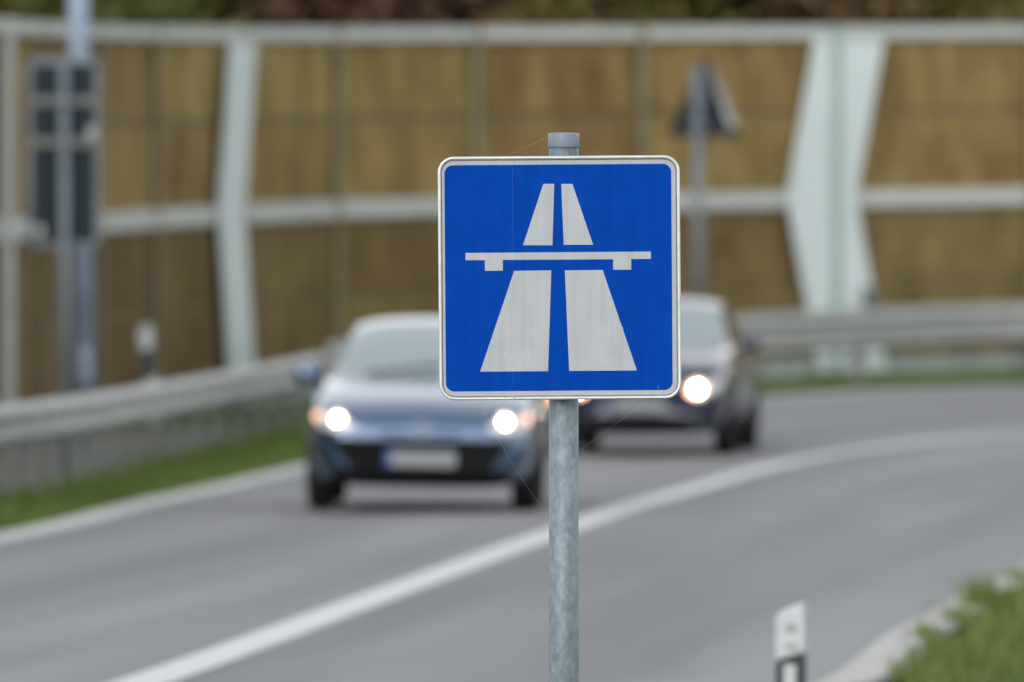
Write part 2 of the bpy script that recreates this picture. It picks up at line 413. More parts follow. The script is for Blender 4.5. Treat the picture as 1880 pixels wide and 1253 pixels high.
# ------------------------------------------------------------------ guardrails
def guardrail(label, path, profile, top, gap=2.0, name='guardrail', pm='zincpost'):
    pl = resample(path, .5)
    base = Vector((pl[0].x, pl[0].y, 0))
    g = thing(name, label, 'guardrail', base)
    vs = []; fs = []; m = len(profile)
    for i, p in enumerate(pl):
        n = nrm(pl,i); z = zr(p.y)+top
        for (o, h) in profile: v = p+n*o; vs.append(Vector((v.x,v.y,z+h))-base)
        if i:
            for k in range(m): a = (i-1)*m; b = i*m; kk = (k+1)%m; fs.append((a+k,a+kk,b+kk,b+k))
    fs.append(tuple(range(m))); fs.append(tuple((len(pl)-1)*m+k for k in range(m)))
    pobj('beam', vs, fs, M['zinc'], g)
    for i in range(1, len(pl)-1, int(gap/.5)):
        p = pl[i]; n = nrm(pl,i); c = p-n*.13; z = zr(p.y); ang = math.atan2(n.x,-n.y)-PI/2
        ang = math.atan2(n.y, n.x)
        bm = bmesh.new()
        for s in (-1,1): box(bm, Vector((c.x,c.y,z+(top-.05)/2-.1))-base+Vector((-n.y,n.x,0))*s*.05, (.10,.006,top+.15), ang)
        box(bm, Vector((c.x,c.y,z+(top-.05)/2-.1))-base, (.006,.10,top+.15), ang)
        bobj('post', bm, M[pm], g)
        bm = bmesh.new(); c2 = p-n*.045; box(bm, Vector((c2.x,c2.y,z+top-.16))-base, (.07,.10,.12), ang, .005)
        bobj('spacer_block', bm, M['zinc'], g)
    return g
def wprof(h=.31):
    outer_ = [(-.02,0),(.0,-.012),(.045,-.05*h/.31),(.05,-.085*h/.31),(-.025,-.13*h/.31),(-.03,-.155*h/.31),(-.025,-.18*h/.31),(.05,-.225*h/.31),(.045,-.26*h/.31),(.0,-h+.012),(-.02,-h)]
    return outer_ + [(o-.006, z) for o, z in reversed(outer_)]
g0 = interp([(-5.0,60),(-3.80,83.6),(-3.05,100),(-1.92,115.6)], 12)
guardrail('long grey corrugated guardrail along the grass verge on the left of the road', g0, wprof(), .765)
g1 = interp([(-1.86,116.6),(.35,124.6),(2.76,129.6),(6.05,134.3),(10.4,136.3),(16,137.6),(22,138.2)], 10)
dbl = [(-.03,0),(.05,-.01),(.055,-.13),(.02,-.15),(-.02,-.165),(-.02,-.185),(.045,-.235),(.05,-.28),(-.02,-.32),(.045,-.37),(.05,-.42),(.0,-.45),(-.03,-.46)]
dbl = dbl + [(-.04,-.46),(-.04,0)]
guardrail('taller grey double beam guardrail at the foot of the barrier by the road bend', g1, dbl, .84, 4.0, pm='zinc')

# gravel strip between guardrail and barrier
vs = []; fs = []
Gp = [p for p in resample(offset(g0, -.22), 1.0) if x_at(wp, p.y) is not None]
for i, p in enumerate(Gp):
    xw = x_at(wp, p.y); vs += [(p.x,p.y,zr(p.y)-.02), ((p.x+xw+.2)/2,p.y,zr(p.y)-.012), (xw+.12,p.y,zr(p.y)-.02)]
    if i: a = 3*i; fs += [(a-3,a-2,a+1,a),(a-2,a-1,a+2,a+1)]
tag(pobj('gravel_path', vs, fs, M['gravel']), kind='structure')

# ------------------------------------------------------------------ grass
def grass(name, label, pts, hmin, hmax, wid, m='grass'):
    vs = []; fs = []
    for x, y, z, hs in pts:
        h = random.uniform(hmin,hmax)*hs; a = random.uniform(0,PI); w = wid*random.uniform(.6,1.3)
        lx, ly = random.gauss(0,.35)*h, random.gauss(0,.35)*h
        dx, dy = math.cos(a)*w/2, math.sin(a)*w/2; k = len(vs)
        vs += [(x-dx,y-dy,z-.01),(x+dx,y+dy,z-.01),(x+dx*.7+lx*.4,y+dy*.7+ly*.4,z+h*.55),(x-dx*.7+lx*.4,y-dy*.7+ly*.4,z+h*.55),(x+lx,y+ly,z+h)]
        fs += [(k,k+1,k+2,k+3),(k+3,k+2,k+4)]
    o = pobj(name, vs, fs, M[m]); tag(o, label, 'grass', kind='stuff'); return o
pts = []
for _ in range(34000):
    y = random.uniform(60,117)
    xo = x_at(road_out, y); xg = x_at(g0, y)
    if xg is None: xg = xo-1.3
    x = random.uniform(xg-.40, xo+.03); pts.append((x,y,zr(y)-.03,1.0 if x < xo-.15 else .6))
for _ in range(15000):
    i = random.randrange(len(g1)-1); t = random.random(); p = g1[i]+(g1[i+1]-g1[i])*t
    n = nrm(g1,i); q = p+n*random.uniform(-.5,.75)
    xo = x_at(road_out, q.y)
    if d_out(q.x,q.y) < .55 and q.x < 12: continue
    if (q-Vector(G(1400,735)[:2])).length < 0: continue
    pts.append((q.x,q.y,zr(q.y)-.03,.75))
grass('grass', 'short green grass on the far verge between road edge line and guardrail', pts, .05, .16, .016)
pts = []
for _ in range(48000):
    y = random.uniform(30,84); xi = x_at(road_in, y)
    u = random.random()**1.3*4.5; x = xi-.02+u
    cl = .55+.9*abs(math.sin(x*1.9+y*.7)*math.sin(y*1.3-x*.8))
    if u < .12 and math.sin(y*1.7)+math.sin(y*.63+1) < .3: continue
    pts.append((x,y,zg(x,y),cl))
for (px,py,n_,s_) in ((1808,1112,420,1.5),(1700,1170,160,.9),(1868,1062,160,.9),(1760,1140,200,1.0)):
    c = G(px,py)
    for _ in range(n_):
        x = c.x+random.gauss(0,.05); y = c.y+random.gauss(0,.35); pts.append((x,y,zr(y)-.03,s_*random.uniform(.5,1)))
grass('grass', 'olive green grass on the near verge beside the chalky edge line', pts, .06, .17, .010, 'grass2')

# ------------------------------------------------------------------ trees behind the barrier
def tree(label, x, y, h, rad, leaf, seed, n=3600, group='autumn trees behind the noise barrier'):
    rnd = random.Random(seed); z0 = zg(x,y)
    t = thing('autumn_tree', label, 'tree', (x,y,z0), 0, group)
    bm = bmesh.new(); tube(bm, (0,0,-.2), (rnd.uniform(-.2,.2),0,h*.45), .17, .11, 10)
    tips = []
    for k in range(11):
        a = rnd.uniform(0,2*PI); zz = h*rnd.uniform(.16,.45); r = rad*rnd.uniform(.55,.95)
        e = Vector((math.cos(a)*r, math.sin(a)*r, zz+h*rnd.uniform(.08,.4))); tips.append(e)
        tube(bm, (0,0,zz), e, .06, .015, 6)
    tube(bm, (0,0,h*.44), (0,0,h*.9), .11, .02, 8)
    bobj('trunk', bm, M['bark'], t)
    cl = [e for e in tips]
    for k in range(26):
        a = rnd.uniform(0,2*PI); zz = rnd.uniform(.18,.98); r = rad*math.sqrt(max(.05,1-((zz-.5)/.56)**2))*rnd.uniform(.35,1.0)
        cl.append(Vector((math.cos(a)*r, math.sin(a)*r, zz*h)))
    vs = []; fs = []
    for k in range(n):
        c = rnd.choice(cl); q = Vector((rnd.gauss(0,.42),rnd.gauss(0,.42),rnd.gauss(0,.38)))+c
        u = Vector((rnd.gauss(0,1),rnd.gauss(0,1),rnd.gauss(0,1))).normalized(); w = u.orthogonal().normalized(); s = rnd.uniform(.09,.19)
        i = len(vs); vs += [q-u*s, q+w*s*.6, q+u*s, q-w*s*.6]; fs.append((i,i+1,i+2,i+3))
    pobj('crown', vs, fs, leaf, t)
LM = {
 'olive': leafmat('olive_leaves',(0.085,0.080,0.025),(0.155,0.135,0.042),(0.235,0.175,0.062)),
 'brown': leafmat('brown_leaves',(0.112,0.078,0.041),(0.200,0.134,0.066),(0.289,0.200,0.089)),
 'red': leafmat('red_leaves',(.085,.045,.035),(.15,.075,.055),(.17,.11,.07)),
 'yellow': leafmat('yellow_leaves',(.10,.090,.030),(.175,.145,.040),(.16,.12,.045)),
 'green': leafmat('green_leaves',(.050,.065,.022),(.095,.115,.032),(.14,.15,.05)),
 'orange': leafmat('orange_leaves',(.095,.055,.028),(.155,.090,.042),(.15,.105,.05)),
 'dark': leafmat('dark_leaves',(0.066,0.072,0.040),(0.116,0.116,0.060),(0.198,0.166,0.082)),
}
row = [(-60,'olive','olive green tree above the barrier left of the blue grey mast'),
       (95,'olive','olive green tree right behind the blue grey mast'),
       (240,'green','dull green tree between the mast and the narrow chevron plate'),
       (390,'brown','bare looking brown tree above the narrow chevron plate'),
       (530,'olive','olive tree just right of the narrow chevron plate'),
       (675,'red','dark red autumn tree above the barrier'),
       (790,'dark','very dark tree between red tree and brown tree'),
       (910,'brown','brown autumn tree above the top left of the blue sign'),
       (1040,'orange','rust brown tree directly above the pole of the blue sign'),
       (1150,'yellow','yellow autumn tree beside the bright green tree'),
       (1255,'green','bright green tree above the triangular sign'),
       (1390,'olive','olive tree between the green tree and the rust red tree'),
       (1520,'orange','rust red tree above the wide chevron plate'),
       (1640,'dark','dark tree just right of the wide chevron plate'),
       (1720,'yellow','muted yellow tree to the right of the wide chevron plate'),
       (1850,'brown','brown tree at the right end of the barrier'),
       (1990,'olive','olive tree beyond the right edge of the view')]
for k, (px, kind, lab) in enumerate(row):
    Y = 168+(k*37%11)*.9 if kind in ('olive','dark','brown') else 165.5+(k%3)*.6
    tree(lab, (px-CX)/F*Y, Y, 9.5+(k*53%7)*.35, 1.25, LM[kind], 100+k, n=6500)
kinds = ['dark','brown','olive','orange','brown','olive','dark','brown','olive','dark']
for k in range(10):
    tree('tall %s tree in the back row of the wood' % {'dark':'dark','brown':'brown','olive':'olive','orange':'rust coloured'}[kinds[k]], -13.5+k*3.0, 186+(k%3)*2, 12.0, 2.2, LM[kinds[k]], 300+k, n=4200, group='back row of the wood')
# far wooded slope: one mass
vs = []; fs = []
for k in range(34000):
    x = random.uniform(-75,75); y = random.uniform(194,232); z = zg(x,y)+random.random()**1.4*5.5
    u = Vector((random.gauss(0,1),random.gauss(0,1),random.gauss(0,1))).normalized(); w = u.orthogonal().normalized(); s = random.uniform(.14,.3)
    q = Vector((x,y,z)); i = len(vs); vs += [q-u*s, q+w*s*.6, q+u*s, q-w*s*.6]; fs.append((i,i+1,i+2,i+3))
tag(pobj('forest', vs, fs, LM['brown']), 'brown mass of wood on the slope far behind the barrier', 'forest', kind='stuff')

# ------------------------------------------------------------------ roadside signs and posts behind the verge
# tall sign seen from behind, at left
Y = 97.0; s = F/Y
def wx(px, Y): return (px-CX)/F*Y
def wz(py, Y): return EYE-(py-CY)/F*Y
t = thing('road_sign', 'tall dark rectangular road sign seen from behind on a grey pole', 'road sign', (wx(118,Y), Y, zr(Y)-.03), R(0))
b = Vector((wx(118,Y), Y, zr(Y)-.03))
bm = bmesh.new(); tube(bm, (0,0,-.3), (0,0,wz(104,Y)-b.z), .045, n=20); bobj('pole', bm, M['greypost'], t, True)
x0, x1, zt, zb_ = wx(52,Y)-b.x, wx(180,Y)-b.x, wz(108,Y)-b.z, wz(452,Y)-b.z
bm = bmesh.new(); cx, cz = (x0+x1)/2, (zt+zb_)/2
prism(bm, [(cx+x,cz+z_) for x,z_ in rrect(x1-x0, zt-zb_, .05)], .075, .085); bobj('sign_panel', bm, M['dkgrey'], t)
bm = bmesh.new()
for (a0,a1,c0,c1) in ((x0-.01,x1+.01,zt-.05,zt+.01),(x0-.01,x1+.01,zb_-.01,zb_+.035),(x0-.012,x0+.03,zb_,zt),(x1-.03,x1+.012,zb_,zt)):
    box(bm, ((a0+a1)/2,.066,(c0+c1)/2), (a1-a0,.022,c1-c0), 0, .004)
bobj('frame', bm, M['greypost'], t)
for py in (186, 262):
    bm = bmesh.new(); box(bm, (cx,.058,wz(py,Y)-b.z), (x1-x0,.035,.075), 0, .005); bobj('mounting_rail', bm, M['zincpost'], t)
    bm = bmesh.new(); box(bm, (0,-.0,wz(py,Y)-b.z), (.16,.11,.05), 0, .01); bobj('clamp', bm, M['greypost'], t)
for px_, py in ((168,245),(72,425)):
    bm = bmesh.new(); box(bm, (wx(px_,Y)-b.x,.04,wz(py,Y)-b.z), (.08,.05,.11), 0, .02); bobj('bracket', bm, M['zinc'], t)
# mast behind it
Y = 104.0; b = Vector((wx(158,Y),Y,zr(Y)-.03))
t = thing('mast', 'thick blue grey steel mast rising out of view behind the tall dark sign', 'mast', b)
top = Vector((wx(143,Y)-b.x-.06,0,8.5))
bm = bmesh.new(); tube(bm, (0,0,-.3), top, .105, .085, 28); bobj('pole', bm, M['mast'], t, True)
bm = bmesh.new(); tube(bm, (0,0,.0), (0,0,.05), .19, .19, 24); bobj('base_flange', bm, M['mast'], t)
bm = bmesh.new(); tube(bm, top, top+Vector((0,0,.04)), .095, .07, 24); bobj('cap', bm, M['mast'], t)
bm = bmesh.new(); box(bm, (0,-.104,.9), (.10,.012,.32), 0, .003); bobj('service_door', bm, M['mast'], t)
# triangular sign from behind, on the right
Y = 130.9; b = Vector((wx(1281,Y),Y,zr(Y)-.03))
t = thing('warning_sign', 'triangular warning sign seen from behind on a grey pole in front of the barrier', 'road sign', b)
bm = bmesh.new(); tube(bm, (0,0,-.3), (0,0,wz(122,Y)-b.z), .062, n=20); bobj('pole', bm, M['greypost'], t, True)
def tri(w, cz0, zt, r=.03):
    P = [(-w/2,cz0),(w/2,cz0),(0,zt)]; out = []
    for i in range(3):
        a, c, d_ = Vector(P[i-1]), Vector(P[i]), Vector(P[(i+1)%3])
        u = (a-c).normalized(); v = (d_-c).normalized()
        for k in range(5):
            q = k/4; out.append(c+u*r*(1-q)**2+v*r*q**2)
    return [tuple(p) for p in out]
z0, z1 = wz(250,Y)-b.z, wz(108,Y)-b.z
e = bpy.data.objects.new('sign_plate', None)
bm = bmesh.new(); prism(bm, tri(.86,z0,z1), 0, .012)
pn = bobj('sign_plate', bm, M['navyback'], t); pn.location = (wx(1295,Y)-b.x,.10,0); pn.rotation_euler = (0,0,R(-16))
bm = bmesh.new()
o_ = tri(.88,z0-.01,z1+.02); i_ = tri(.84,z0+.012,z1-.025)
n_ = len(o_); a = [[bm.verts.new((x,y,z_)) for x,z_ in L] for L,y in ((o_,-.05),(i_,-.05),(i_,.02),(o_,.02))]
for r0 in range(4):
    for k in range(n_): bm.faces.new((a[r0][k],a[r0][(k+1)%n_],a[(r0+1)%4][(k+1)%n_],a[(r0+1)%4][k]))
rm = bobj('rim', bm, M['dkgrey'], pn)
bm = bmesh.new(); prism(bm, [(.05,z1-.12),(.09,z1-.10),(.40,z0+.10),(.30,z0+.10)], -.035, -.01); bobj('lit_edge_strip', bm, M['zinc'], pn)  # pale strip stands in for the light on the right-hand rim
for zz in (z0+.12, z0+.42):
    bm = bmesh.new(); box(bm, (0,.0,zz), (.20,.15,.05), 0, .01); bobj('clamp', bm, M['greypost'], t)

# delineator posts
def delineator(label, loc, h, tilt=0.0, rz=0.0, windowed=True, head=.25, foot=-.25, band=.20):
    t = thing('delineator_post', label, 'marker post', loc, rz, 'white and black marker posts')
    t.rotation_euler = (0, tilt, rz)
    w, dpt = .122, .10
    # body: rounded triangular tube, slanted top
    pts = [(-w/2,-.01),(-w/2+.012,-.035),(w/2-.012,-.035),(w/2,-.01),(w/2-.01,.03),(.018,dpt-.02),(-.018,dpt-.02),(-w/2+.01,.03)]
    def seg(name, z0, z1, m, slope0=0.0, slope1=0.0, grow=0.0):
        bm = bmesh.new(); A_=[]; B_=[]
        for x,y in pts:
            gx = 1+grow/w
            A_.append(bm.verts.new((x*gx,y*gx,z0+slope0*(x+w/2)))); B_.append(bm.verts.new((x*gx,y*gx,z1+slope1*(x+w/2))))
        k = len(pts)
        bm.faces.new(A_[::-1]); bm.faces.new(B_)
        for i in range(k): bm.faces.new((A_[i],A_[(i+1)%k],B_[(i+1)%k],B_[i]))
        bmesh.ops.bevel(bm, geom=[e_ for e_ in bm.edges if abs(e_.verts[0].co.z-e_.verts[1].co.z) < .12], offset=.009, segments=3, affect='EDGES')
        return bobj(name, bm, m, t, False)
    top_s = .42
    hb = h-.05-head
    seg('white_head', hb, h-.05, M['post_white'], .30, top_s)
    seg('black_band', hb-band, hb-.002, M['post_black'], .30, .30)
    seg('white_shaft', foot, hb-band-.002, M['post_white'], 0, .30)
    if windowed:
        bm = bmesh.new(); box(bm, (-.005,-.037,hb-.10), (.05,.008,.17), 0, .003); bobj('reflector_strip', bm, M['post_white'], t)
        bm = bmesh.new(); box(bm, (.0,-.037,hb+.13), (.036,.008,.034), 0, .003); bobj('reflector', bm, M['post_refl'], t)
        bm = bmesh.new(); box(bm, (.0,-.037,hb+.06), (.046,.008,.020), 0, .003); bobj('number_plate', bm, M['post_refl'], t)
    return t
Yp = 45.4; gz = zg(wx(1452,Yp),Yp)
delineator('white marker post with slanted top, low in front of the near road edge', (wx(1452,Yp),Yp,gz), wz(1105,Yp)-gz, 0.0, 0.0, True, .185)
Yp = 99.5; xg = wx(298,Yp); gz = zr(Yp)-.03
delineator('leaning white marker post with black band rising behind the left guardrail', (xg,Yp,gz), wz(590,Yp)-gz-.01, -R(7), 0.0, False, .20, .44, .25)

# ------------------------------------------------------------------ the motorway sign
SY = F/740.0
def cpx(cx_, cy_): return (790+cx_/2.4104, 230+cy_/2.4096)
ROLL = R(.42)
ox, oz = wx(1027,SY), wz(510.5,SY)
polex = wx(1035,SY)
gz = zg(polex,SY)
sg = thing('motorway_sign', 'square blue motorway sign with white road and bridge symbol on a round galvanised pole', 'road sign', (polex,SY,gz))
b = Vector((polex,SY,gz))
bm = bmesh.new(); rad = .0368
tube(bm, (0,0,-.4), (0,0,wz(268,SY)-gz), rad, n=48); pole = bobj('pole', bm, M['galv'], sg, False)
for p in pole.data.polygons: p.use_smooth = abs(p.normal.z) < .5
# cap: lathe
zc0, zc1 = wz(270.5,SY)-gz, wz(245,SY)-gz
prof = [(.0390,zc0),(.0395,zc0+.002),(.0395,zc1-.006),(.0385,zc1-.002),(.0360,zc1),(.020,zc1+.0012),(0,zc1+.0015)]
vs = []; fs = []; ns = 48
for r_, z_ in prof:
    for k in range(ns): vs.append((r_*math.cos(2*PI*k/ns), r_*math.sin(2*PI*k/ns), z_))
for i in range(len(prof)-1):
    for k in range(ns): fs.append((i*ns+k,i*ns+(k+1)%ns,(i+1)*ns+(k+1)%ns,(i+1)*ns+k))
pobj('cap', vs, fs, M['cap'], sg, True)
PF = -.056   # panel face stands in front of the pole
def panel(name, pts, y0, y1, m, bev=0, parent=None):
    bm = bmesh.new(); prism(bm, pts, y0, y1)
    if bev: bmesh.ops.bevel(bm, geom=[e_ for e_ in bm.edges if abs(e_.verts[0].co.y-e_.verts[1].co.y)<1e-5], offset=bev, segments=4, affect='EDGES')
    return bobj(name, bm, m, parent)
plate = panel('sign_plate', rrect(.585,.589,.036,14), 0, .003, M['alu'], 0, sg)
plate.location = (ox-polex, PF, oz-gz); plate.rotation_euler = (0,-ROLL,0)
# rim: swept profile round the edge
def ring(name, prof, m, parent):
    """prof: (inset, y) closed; swept around the rounded square"""
    bm = bmesh.new(); rows = []
    for ins, y in prof:
        rows.append([bm.verts.new((x,y,z_)) for x,z_ in rrect(.5995-2*ins, .6035-2*ins, .040-ins, 14)])
    k = len(rows[0])
    for i in range(len(rows)):
        a_, c_ = rows[i], rows[(i+1)%len(rows)]
        for j in range(k): bm.faces.new((a_[j],a_[(j+1)%k],c_[(j+1)%k],c_[j]))
    return bobj(name, bm, m, parent, True)
ring('rim', [(.0005,.014),(.0,-.004),(.0006,-.0062),(.002,-.0074),(.004,-.0078),(.0062,-.0074),(.0078,-.006),(.0084,-.004),(.0086,-.0008),(.0086,.004),(.003,.014)], M['alu'], plate)
ring('groove', [(.0088,-.0004),(.0088,-.0012),(.0102,-.0012),(.0102,-.0004)], M['groove'], plate)
panel('border_sheet', rrect(.5995-2*.0104,.6035-2*.0104,.030,14), -.0016, -.0002, M['sheet_white'], 0, plate)
def loc2(cx_, cy_):
    px, py = cpx(cx_,cy_); X = wx(px,SY)-ox; Z = wz(py,SY)-oz
    c_, s_ = math.cos(-ROLL), math.sin(-ROLL); return (X*c_-Z*s_, X*s_+Z*c_)
blc, brc = loc2(70,1178), loc2(1064,172)
bw, bh = brc[0]-blc[0], brc[1]-blc[1]
bx_, bz_ = (blc[0]+brc[0])/2, (blc[1]+brc[1])/2
panel('blue_field', [(x+bx_,z_+bz_) for x,z_ in rrect(bw,bh,.021,12)], -.0023, -.0017, M['sheet_blue'], 0, plate)
shapes = [[(500,261),(548,261),(540,532),(410,532)], [(579,261),(628,261),(720,530),(590,530)],
 [(156,566),(975,560),(975,592),(888,593),(888,640),(808,640),(808,594),(321,597),(321,644),(242,645),(242,598),(156,598)],
 [(371,645),(535,643),(521,1088),(221,1090)], [(595,643),(762,641),(913,1085),(614,1087)]]
bm = bmesh.new()
for sh in shapes: prism(bm, [loc2(*p) for p in sh], -.0029, -.0024)
bobj('road_symbol', bm, M['sheet_white'], plate)
# two clamps and the folded channels behind
for pz in (.19,-.19):
    bm = bmesh.new(); box(bm, (polex-ox,.0195,pz), (.16,.022,.035), 0, .002); bobj('channel', bm, M['alu'], plate)
    bm = bmesh.new()
    tube(bm, (polex-ox,.056,pz-.014), (polex-ox,.056,pz+.014), .0405, n=32); bobj('clamp', bm, M['galv'], plate)
# small specks and wear on the sheeting
rnd = random.Random(5); bm = bmesh.new()
for (u, v) in ((333,1204),(370,1206),(376,1206),(92,1214)):
    x, z_ = loc2(u,v); box(bm, (x,-.0080,z_), (.0022,.0006,.0016), 0)
bobj('grime_speck', bm, M['groove'], plate)
M['scuff_blue'] = mat('pale_blue_scuff', (.008,.075,.40), .5); M['scuff_white'] = mat('pale_scuff', (.58,.60,.62), .5)
bm = bmesh.new()
for (u, v0, v1, w_) in ((367,182,620,.0007),(366,640,1160,.0006),(1008,1150,1166,.0030)):
    x, za = loc2(u,v0); x, zb2 = loc2(u,v1); box(bm, (x,-.0024,(za+zb2)/2), (w_,.0003,abs(za-zb2)))
bobj('scratch', bm, M['scuff_blue'], plate)
bm = bmesh.new(); rq = random.Random(3)
for (u, v) in ((432,1000),(436,1030),(430,1055),(768,985),(764,1010),(772,1045),(760,1060),(330,1010),(850,900)):
    x, z_ = loc2(u,v); box(bm, (x,-.0030,z_), (.0012,.0003,.009), 0, 0, 0, rq.uniform(-.5,.5))
bobj('scuff', bm, M['scuff_white'], plate)
# the pole right under the sign carries only its galvanised mottling
# spider threads
def thread(label, pts, r=.00022):
    base = Vector(pts[0]); bm = bmesh.new()
    for a_, c_ in zip(pts, pts[1:]): tube(bm, Vector(a_)-base, Vector(c_)-base, r, n=5)
    o = bobj('spider_thread', bm, M['thread'], None); o.location = base; return tag(o, label, 'spider thread', 'spider threads on the blue sign')
def S(px, py, dy=0): return (wx(px,SY), SY+dy, wz(py,SY))
thread('thin spider thread slanting up right to the grey pole cap', [S(940,282,.02),S(960,271,.02),S(985,262,.01),S(1004,252,-.01)], .00011)
thread('thin spider thread hanging below the sign left of the pole', [S(878,734,-.04),S(911,798,-.02),S(935,842,-.01),S(975,905,0),S(1006,946,0)], .00010)
thread('thin spider thread slanting down from the sign edge to the right of the pole', [S(1190,733,-.03),S(1150,764,-.02),S(1075,819,-.01),S(1062,830,0)], .00011)

# ------------------------------------------------------------------ cars
M['glass'] = mat('windscreen_glass', (.13,.19,.19), .06, spec=1.0, coat=1.0)
M['glass'].node_tree.nodes['Principled BSDF'].inputs['IOR'].default_value = 2.3
M['sglass'] = mat('dark_window_glass', (.012,.015,.017), .05, spec=.4)
M['trim'] = mat('black_trim', (.012,.014,.016), .5)
M['grille'] = mat('black_grille', (.008,.009,.010), .8, spec=.1)
M['tyre'] = mat('tyre_rubber', (.016,.016,.017), .8, spec=.2)
M['rimm'] = mat('wheel_alloy', (.35,.36,.37), .35, metal=.8)
M['lens'] = mat('headlight_lens', (.55,.56,.58), .12, spec=.8, coat=1)
M['bulb'] = mat('headlight_glow', (1,1,1), .3, emit=(1,.84,.62), estr=110)
M['amber'] = mat('indicator_glow', (.9,.35,.08), .3, emit=(1,.46,.22), estr=7)
M['bowl'] = mat('headlight_reflector_glow', (.8,.75,.7), .2, emit=(1,.60,.36), estr=1.6)  # emission added to give a warm fringe round the lit lamp
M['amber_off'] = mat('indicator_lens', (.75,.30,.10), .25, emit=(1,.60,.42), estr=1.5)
M['redl'] = mat('tail_lamp', (.35,.01,.01), .2)
M['plate'] = mat('number_plate_white', (.27,.285,.30), .6, spec=.2)
M['plateblue'] = mat('number_plate_blue', (.02,.06,.26), .5)
M['chrome'] = mat('chrome', (.62,.64,.66), .15, metal=1)
def paint(name, col, metal=.55, rough=.32):
    m = mat(name, col, rough, metal=metal, coat=1.0)
    m.node_tree.nodes['Principled BSDF'].inputs['Coat IOR'].default_value = 1.7
    return m

